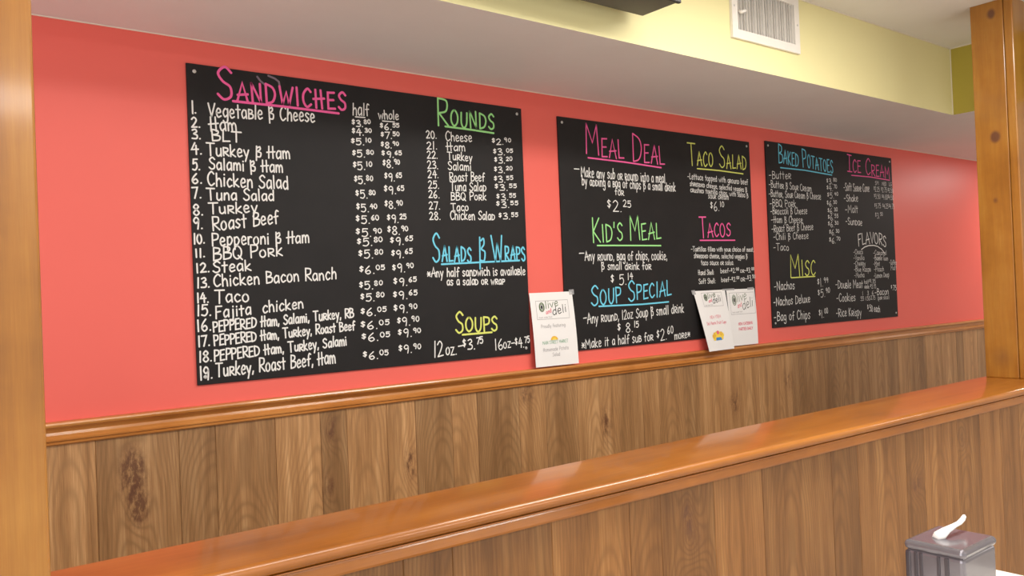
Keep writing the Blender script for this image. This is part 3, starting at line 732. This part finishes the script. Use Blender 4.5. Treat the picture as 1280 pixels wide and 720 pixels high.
        ('$.75', 1151.4, 155.3, 1211.5, 151.2, 27.9),
    ]),
    ('b3', 'menu_lettering', 'white', 2.1, 'tiny white misc notes and cookie prices', [
        ('half', 861.8, 197.1, 909.0, 196.0, 22.4),
        ('$1.35', 917.8, 198.0, 983.4, 197.3, 22.6),
        ('whole', 862.2, 170.3, 911.2, 169.8, 22.4),
        ('$2.15', 924.2, 169.5, 985.5, 169.1, 22.6),
        ('1', 831.2, 133.4, 848.1, 132.8, 22.2),
        ('3', 886.7, 133.8, 903.9, 133.2, 22.4),
        ('6', 938.8, 134.4, 956.2, 133.8, 22.5),
        ('.55', 812.0, 105.2, 850.1, 103.8, 22.2),
        ('1.50', 867.3, 105.4, 914.5, 103.7, 22.3),
        ('2.75', 923.5, 107.8, 971.5, 106.1, 22.5),
        ('(pe~R slice)', 997.8, 103.8, 1124.0, 103.9, 22.8),
    ]),
    ('b3', 'menu_lettering', 'white', 2.1, 'tiny white first column of flavors', [
        ('-Cho~Co', 765.0, 359.1, 862.0, 360.2, 26.7),
        ('-Vanilla', 762.5, 327.3, 872.2, 327.5, 26.7),
        ('-Che~R~Ry', 761.8, 296.5, 882.5, 296.0, 26.7),
        ('-Blue Rasp~B', 761.9, 265.6, 936.1, 263.0, 26.7),
        ('-Mocha', 763.4, 232.5, 864.6, 232.8, 26.6),
    ]),
    ('b3', 'menu_lettering', 'white', 2.1, 'tiny white second column of flavors', [
        ('-Ca~Ramel', 971.6, 355.4, 1117.7, 355.0, 27.5),
        ('-Bu~B~Ble Gum', 971.8, 325.9, 1130.6, 323.5, 27.5),
        ('-Mint', 969.3, 294.2, 1037.5, 293.5, 27.3),
        ('-Peach', 971.1, 262.4, 1080.0, 263.1, 27.4),
        ('-Lemon D~Rop', 968.1, 226.2, 1134.6, 229.9, 27.4),
    ]),
    ('b3', 'menu_lettering', 'white', 2.1, 'tiny white third column of flavors', [
        ('-Coffee', 1145.1, 299.2, 1226.9, 298.4, 28.0),
        ('Malt', 1156.3, 268.0, 1224.3, 268.0, 28.0),
    ]),
    ('b3', 'menu_lettering', 'white', 3.4, 'white ice cream list', [
        ('-Soft Se~Rve Cone', 693.7, 702.0, 959.0, 708.0, 42.6),
        ('-Shake', 692.6, 644.9, 833.9, 648.9, 37.7),
        ('-Malt', 700.1, 583.8, 829.1, 587.5, 39.9),
        ('-Sun~Dae', 699.4, 521.2, 866.0, 517.8, 37.7),
    ]),
    ('b3', 'menu_lettering', 'white', 2.1, 'small white grid of ice cream prices', [
        ('SM', 1024.2, 751.3, 1062.7, 751.8, 20.8),
        ('MED', 1100.5, 750.4, 1149.0, 751.4, 21.0),
        ('LG', 1178.5, 751.9, 1209.2, 752.0, 21.2),
        ('$2.25', 1009.5, 711.6, 1070.3, 712.9, 27.7),
        ('$2.75', 1089.1, 711.5, 1152.2, 713.3, 28.0),
        ('$3.50', 1163.1, 711.5, 1224.6, 712.7, 28.2),
        ('$3.50', 1008.9, 671.8, 1076.1, 673.5, 27.7),
        ('$4.00', 1094.0, 671.4, 1158.0, 672.5, 28.0),
        ('$4.50', 1162.6, 671.8, 1222.1, 672.6, 28.2),
        ('$3.75', 1008.9, 618.3, 1076.1, 620.0, 27.6),
        ('$4.25', 1098.7, 619.8, 1158.2, 620.3, 27.9),
        ('$4.75', 1167.5, 620.6, 1229.0, 621.6, 28.2),
        ('$3.^50', 1011.3, 560.8, 1093.1, 562.8, 32.2),
    ]),
]
BOARDS = {
    'b1': (0.7609, 1.2022, 1.2220, 0.9160, 'black chalkboard menu listing SANDWICHES and ROUNDS, leftmost of the three boards'),
    'b2': (2.1625, 1.1950, 1.2185, 0.9140, 'black chalkboard menu headed MEAL DEAL and TACO SALAD, middle of the three boards'),
    'b3': (3.5096, 1.2130, 1.2180, 0.9135, 'black chalkboard menu headed BAKED POTATOES and ICE CREAM, rightmost of the three boards'),
}
PEN = {'smudge': 'smudge', 'white': 'white', 'pink': 'pink', 'green': 'green', 'cyan': 'cyan', 'yellow': 'yellowpen'}
for key, (bx, bz, bw, bh, lab) in BOARDS.items():
    root = empty('chalkboard', (bx + bw / 2, 0, bz)); tag(root, lab, 'chalkboard', 'chalkboards in a row on the red wall')
    child(link_mesh('panel', boxes((bx, bx + bw, -0.007, -0.0005, bz, bz + bh)), M['chalkboard'], bevel=0.001), root)
    for sx in (0.022, bw - 0.022):
        for sz in (0.022, bh - 0.022):
            bm = bmesh.new(); disc_cyl(bm, (bx + sx, -0.0068, bz + sz), (0, -1, 0), 0.0055, 0.0025)
            child(link_mesh('screw', bm, M['screw'], smooth=False), root)
    kx, kz = bw / 1.2192, bh / 0.9144
    f = lambda u, v, l: (bx + u * kx, -0.0074 - l, bz + v * kz)
    for b, part, color, wmm, plab, items in LETTERING:
        if b != key: continue
        single = {'menu_lettering': 'menu_line', 'price_column': 'price', 'item_numbers': 'item_number'}.get(part)
        pieces = []                                          # a list is written line by line: each line a part; a heading stays one part
        for it in items:
            if it[0] == '_': lines = [[(u / 1000, v / 1000) for u, v in it[1]]]
            else:
                ra = it[6] if len(it) > 6 else 0.0; ar = it[7] if len(it) > 7 else 0.0
                lines = layout(it[0], (it[1] / 1000, it[2] / 1000), (it[3] / 1000, it[4] / 1000), it[5] / 1000, ra, ar / 1000)
            if pieces and (not single or it[0] == '_' or pieces[-1][0] == '-'):
                pieces[-1] = (pieces[-1][0] if it[0] == '_' else it[0], pieces[-1][1] + lines)
            else: pieces.append((it[0], lines))
        for txt, lines in pieces:
            bm = bmesh.new()
            for l_ in lines: ribbon(bm, l_, wmm / 1000, f)
            o = child(link_mesh(single or part, bm, M[PEN[color]]), root)
            txt = txt.replace('~', '').replace('^', '').strip('-* ')
            if not single: o['label'] = plab
            elif 'tiny' not in plab: o['label'] = 'white lettering reading ' + txt

# ------------------------------------------------------------------ paper notices taped below the boards
def notice(label, TL, TR, BR, BL, bulge, curl, build, tapes):
    """a sheet of paper through four 3D corners, bowed out by bulge, left edge curling by curl"""
    TL, TR, BR, BL = map(Vector, (TL, TR, BR, BL))
    W_, H_ = 0.216, 0.279
    def S(u, v, l=0.0):                                      # u, v in metres from the lower left corner
        s, t = u / W_, v / H_
        p = (BL * (1 - s) + BR * s) * (1 - t) + (TL * (1 - s) + TR * s) * t
        p.y -= bulge * math.sin(math.pi * min(max(t, 0), 1)) + curl * (1 - s) ** 2 * (1 - t) + l
        return p
    root = empty('paper_notice', (BL + BR) / 2); tag(root, label, 'notice', 'paper notices taped below the boards')
    bm = bmesh.new(); N, K = 14, 18
    for off in (0.0, 0.0004):
        g = [[bm.verts.new(S(W_ * i / N, H_ * j / K, -off)) for i in range(N + 1)] for j in range(K + 1)]
        for j in range(K):
            for i in range(N): bm.faces.new((g[j][i], g[j][i + 1], g[j + 1][i + 1], g[j + 1][i]))
    sheet = child(link_mesh('sheet', bm, M['paper'], smooth=True), root)
    marks = {}
    def draw(part, mat, lines, w_):
        bm_ = marks.setdefault((part, mat), bmesh.new())
        for l_ in lines:
            dense = []
            for a, b in zip(l_, l_[1:]):
                n_ = max(1, int(math.hypot(b[0] - a[0], b[1] - a[1]) / 0.012))
                dense += [(a[0] + (b[0] - a[0]) * k / n_, a[1] + (b[1] - a[1]) * k / n_) for k in range(n_)]
            dense.append(l_[-1]); ribbon(bm_, dense, w_, lambda u, v, l: S(u, v, 0.0004 + l * 0.5))
    def blob(part, mat, pts, lift):
        bm_ = marks.setdefault((part, mat), bmesh.new())
        bm_.faces.new([bm_.verts.new(S(u, v, 0.0006 + lift)) for u, v in pts])
    build(draw, blob)
    for (part, mat), bm_ in marks.items(): o = link_mesh(part, bm_, M[mat]); o.parent = sheet
    for (u0, u1, v0, v1) in tapes:
        bm = bmesh.new(); pts = [(u0, v0), (u1, v0 + 0.001), (u1, v1), (u0, v1 - 0.001)]
        a = [bm.verts.new(S(u, v, 0.0012)) for u, v in pts]; b = [bm.verts.new(S(u, v, 0.0009)) for u, v in pts]
        bm.faces.new(a); bm.faces.new(b[::-1])
        for i in range(4): bm.faces.new((a[i], a[(i + 1) % 4], b[(i + 1) % 4], b[i]))
        child(link_mesh('tape', bm, M['tape']), root)
def ellipse(cx, cy, rx, ry, n=20): return [(cx + rx * math.cos(2 * math.pi * k / n), cy + ry * math.sin(2 * math.pi * k / n)) for k in range(n)]
def logo(draw, blob, x, y, s, asp):
    """boxed deli logo, lower left corner x, y, width s"""
    h = s * asp; P = lambda a, b: (x + a * s, y + b * h)
    draw('logo', 'greyink', [[P(0, 0), P(1, 0), P(1, 1), P(0, 1), P(0, 0)]], 0.0016)
    for r in (0.075, 0.055): draw('logo', 'oliveink', [ellipse(*P(0.17, 0.66), r * s, r * h * 3.2) + [(x + (0.17 + r) * s, y + 0.66 * h)]], 0.0032)
    blob('logo_pit', 'ink', ellipse(*P(0.17, 0.66), 0.03 * s, 0.12 * h), 0.0002)
    draw('logo', 'oliveink', layout('live', P(0.28, 0.56), P(0.68, 0.70), h * 0.40, jitter=0.5), 0.0032)
    draw('logo', 'redink', layout('and', P(0.28, 0.27), P(0.45, 0.36), h * 0.22), 0.0022)
    draw('logo', 'ink', layout('deli', P(0.48, 0.18), P(0.92, 0.34), h * 0.46, jitter=0.5), 0.0032)
    draw('logo', 'greyink', layout('fresh made food', P(0.05, 0.06), P(0.45, 0.08), h * 0.07), 0.0009)
def n1(draw, blob):
    logo(draw, blob, 0.026, 0.178, 0.162, 0.43)
    draw('print', 'greyink', layout('Proudly featuring:', (0.040, 0.145), (0.165, 0.147), 0.013, jitter=.1), 0.0014)
    for r, m_ in ((0.018, 'orangeink'), (0.010, 'yellowink')):
        blob('sun_emblem', m_, [(0.100 + r * math.cos(math.pi * k / 12), 0.098 + r * 0.8 * math.sin(math.pi * k / 12)) for k in range(13)], 0.0002 if m_ == 'orangeink' else 0.0004)
    draw('print', 'greenink', layout('MAIN STREET MARKET', (0.040, 0.083), (0.168, 0.085), 0.012, jitter=.1), 0.0015)
    draw('print', 'greyink', layout('Homemade Potato', (0.040, 0.056), (0.168, 0.058), 0.014, jitter=.1), 0.0014)
    draw('print', 'greyink', layout('Salad', (0.085, 0.036), (0.122, 0.036), 0.014, jitter=.1), 0.0014)
notice('white paper notice with small orange sun, alone between the left and middle boards',
       (1.9836, -0.0085, 1.4273), (2.199, -0.0085, 1.4285), (2.205, -0.0265, 1.149), (1.987, -0.0265, 1.150), 0.004, 0.002, n1,
       [(0.200, 0.226, 0.266, 0.287)])
def n2(draw, blob):
    logo(draw, blob, 0.048, 0.205, 0.138, 0.46)
    draw('print', 'redink', layout('NEW ITEM', (0.070, 0.148), (0.150, 0.150), 0.013, jitter=.1), 0.0018)
    draw('print', 'redink', layout('Del Monte Fruit Cups', (0.036, 0.120), (0.184, 0.122), 0.014, jitter=.1), 0.0018)
    for k, (cx, cy, m_) in enumerate(((0.070, 0.056, 'yellowink'), (0.084, 0.062, 'yellowink'), (0.100, 0.066, 'yellowink'), (0.116, 0.064, 'yellowink'), (0.131, 0.058, 'yellowink'), (0.138, 0.070, 'yellowink'),
                                      (0.076, 0.074, 'orangeink'), (0.092, 0.078, 'yellowink'), (0.112, 0.078, 'yellowink'), (0.128, 0.076, 'orangeink'), (0.066, 0.066, 'orangeink'))):
        blob('picture', m_, ellipse(cx, cy, 0.0115, 0.0105, 12), 0.0001 + k * 0.00005)
    blob('picture', 'blueink', [(0.078, 0.047), (0.128, 0.047), (0.122, 0.060), (0.084, 0.060)], 0.0012)
    blob('picture', 'redink', ellipse(0.103, 0.083, 0.010, 0.009, 14), 0.0012)
notice('white paper notice with small yellow food picture, left of the pair below middle board',
       (2.9222, -0.0095, 1.4087), (3.1452, -0.0095, 1.4100), (3.160, -0.038, 1.139), (2.962, -0.042, 1.139), 0.002, 0.012, n2,
       [(-0.012, 0.012, 0.262, 0.284)])
def n3(draw, blob):
    logo(draw, blob, 0.018, 0.155, 0.190, 0.56)
    draw('print', 'redink', layout('NOW CATERING', (0.066, 0.100), (0.176, 0.101), 0.013, jitter=.1), 0.0024)
    draw('print', 'redink', layout('PARTIES DAILY', (0.066, 0.074), (0.176, 0.075), 0.013, jitter=.1), 0.0024)
notice('white paper notice with two red lines, right of the pair below middle board',
       (3.1570, -0.0085, 1.4096), (3.3697, -0.0085, 1.4096), (3.368, -0.020, 1.148), (3.164, -0.020, 1.148), 0.003, 0.0, n3,
       [(-0.03, 0.06, 0.274, 0.284), (0.16, 0.21, 0.272, 0.286)])

# ------------------------------------------------------------------ air vent on the yellow soffit
vx0, vx1, vz0, vz1 = 2.423, 2.833, 2.288, 2.500; mgn = 0.032
vent = empty('air_vent', ((vx0 + vx1) / 2, YS, vz0)); tag(vent, 'white metal air vent with upright slats high on the yellow soffit', 'air vent')
bm = boxes((vx0, vx1, YS - 0.011, YS - 0.0003, vz0, vz0 + mgn), (vx0, vx1, YS - 0.011, YS - 0.0003, vz1 - mgn, vz1),
           (vx0, vx0 + mgn, YS - 0.011, YS - 0.0003, vz0 + mgn, vz1 - mgn), (vx1 - mgn, vx1, YS - 0.011, YS - 0.0003, vz0 + mgn, vz1 - mgn))
child(link_mesh('frame', bm, M['ventwhite']), vent)
child(link_mesh('backing', boxes((vx0 + mgn, vx1 - mgn, YS - 0.0012, YS - 0.0004, vz0 + mgn, vz1 - mgn)), M['duct']), vent)
nsl = 21
for i in range(nsl):
    x = vx0 + mgn + (vx1 - vx0 - 2 * mgn) * (i + 0.5) / nsl; bm = bmesh.new()
    lean = 0.0012 * math.sin(i * 2.3)
    pts = [(x, YS - 0.0014), (x + lean, YS - 0.0095), (x + lean + 0.0016, YS - 0.0095), (x + 0.0016, YS - 0.0014)]
    lo = [bm.verts.new((*p, vz0 + mgn)) for p in pts]; hi = [bm.verts.new((*p, vz1 - mgn)) for p in pts]
    bm.faces.new(lo); bm.faces.new(hi[::-1])
    for k in range(4): bm.faces.new((lo[k], lo[(k + 1) % 4], hi[(k + 1) % 4], hi[k]))
    child(link_mesh('slat', bm, M['ventwhite']), vent)
bm = bmesh.new(); tube(bm, [(vx0 + mgn + 0.006, YS - 0.0098, 2.385), (vx0 + mgn + 0.008, YS - 0.02, 2.378), (vx0 + mgn + 0.022, YS - 0.03, 2.384)], [0.006, 0.007, 0.005], 8)
child(link_mesh('damper_lever', bm, M['ventwhite'], smooth=True), vent)
for sx, sz in ((vx0 + 0.014, 2.40), (vx1 - 0.014, 2.395)):
    bm = bmesh.new(); disc_cyl(bm, (sx, YS - 0.0108, sz), (0, -1, 0), 0.004, 0.0016); child(link_mesh('screw', bm, M['screw']), vent)

# ------------------------------------------------------------------ black box hung on the soffit, only its underside in view
tx0, tx1, ty0, ty1, tz0, tz1 = 0.99, 1.929, YS - 0.044, YS - 0.196, 2.262, 2.49
tv = empty('wall_box', ((tx0 + tx1) / 2, YS, tz0)); tag(tv, 'black wall-hung box with dark grey underside high on the yellow soffit', 'box')
child(link_mesh('housing', boxes((tx0, tx1, ty1 + 0.014, ty0, tz0, tz1)), M['darkgrey'], bevel=0.004), tv)
child(link_mesh('front_bezel', boxes((tx0 - 0.004, tx1 + 0.004, ty1, ty1 + 0.0135, tz0 - 0.004, tz1 + 0.003)), M['black'], bevel=0.004), tv)
child(link_mesh('wall_bracket', boxes((1.3, 1.62, ty0 + 0.0005, YS - 0.0005, 2.30, 2.46)), M['black'], bevel=0.003), tv)

# ------------------------------------------------------------------ white table corner with the dispenser on it
tb = empty('table', (1.5, -1.9, 0)); tag(tb, 'white topped table whose far corner shows behind the grey dispenser', 'table')
child(link_mesh('tabletop', boxes((0.95, 2.012, -2.22, -1.50, 0.73, 0.76)), M['laminate'], bevel=0.004), tb)
bm = bmesh.new(); tube(bm, [(1.48, -1.86, 0.03), (1.48, -1.86, 0.73)], [0.04, 0.04], 20); child(link_mesh('pedestal', bm, M['black'], smooth=False), tb)
bm = bmesh.new(); tube(bm, [(1.48, -1.86, 0.0), (1.48, -1.86, 0.018), (1.48, -1.86, 0.032)], [0.26, 0.25, 0.06], 32); child(link_mesh('base', bm, M['black']), tb)
dx0, dx1, dy0, dy1, dz0, dz1 = 1.580, 1.722, -1.720, -1.605, 0.7602, 0.921
ds = empty('dispenser', ((dx0 + dx1) / 2, (dy0 + dy1) / 2, dz0)); tag(ds, 'smoky grey ribbed box dispenser with a white lever, on the white table', 'dispenser')
child(link_mesh('body', boxes((dx0 + 0.0025, dx1 - 0.0025, dy0 + 0.0025, dy1 - 0.0025, dz0, dz1 - 0.016)), M['smoke'], bevel=0.008, seg=3), ds)
lid = child(link_mesh('lid', boxes((dx0, dx1, dy0, dy1, dz1 - 0.018, dz1)), M['smoke'], bevel=0.009, seg=4), ds)
for (ya, yb) in ((dy0 + 0.030, dy0 + 0.038), (dy0 + 0.046, dy0 + 0.052), (dy1 - 0.036, dy1 - 0.030), (dy1 - 0.026, dy1 - 0.020)):
    child(link_mesh('rib', boxes((dx0 + 0.0005, dx0 + 0.006, ya, yb, dz0 + 0.004, dz1 - 0.020)), M['smokedark'], bevel=0.001), ds)
child(link_mesh('side_strip', boxes((dx0 + 0.0004, dx0 + 0.012, dy1 - 0.014, dy1 - 0.003, dz0 + 0.003, dz1 - 0.02)), M['smokedark'], bevel=0.003), ds)
bm = bmesh.new()
tube(bm, [(1.626, -1.646, 0.9205), (1.636, -1.650, 0.9255), (1.652, -1.655, 0.933), (1.676, -1.659, 0.9375), (1.697, -1.660, 0.939), (1.712, -1.660, 0.943), (1.719, -1.660, 0.9475), (1.7195, -1.660, 0.951)],
     [0.008, 0.0135, 0.0095, 0.0065, 0.006, 0.0055, 0.0045, 0.002], 12, 0.6)
lv = link_mesh('lever', bm, M['whiteplastic'], smooth=True); lv.parent = lid; lv['label'] = 'white curved lever'
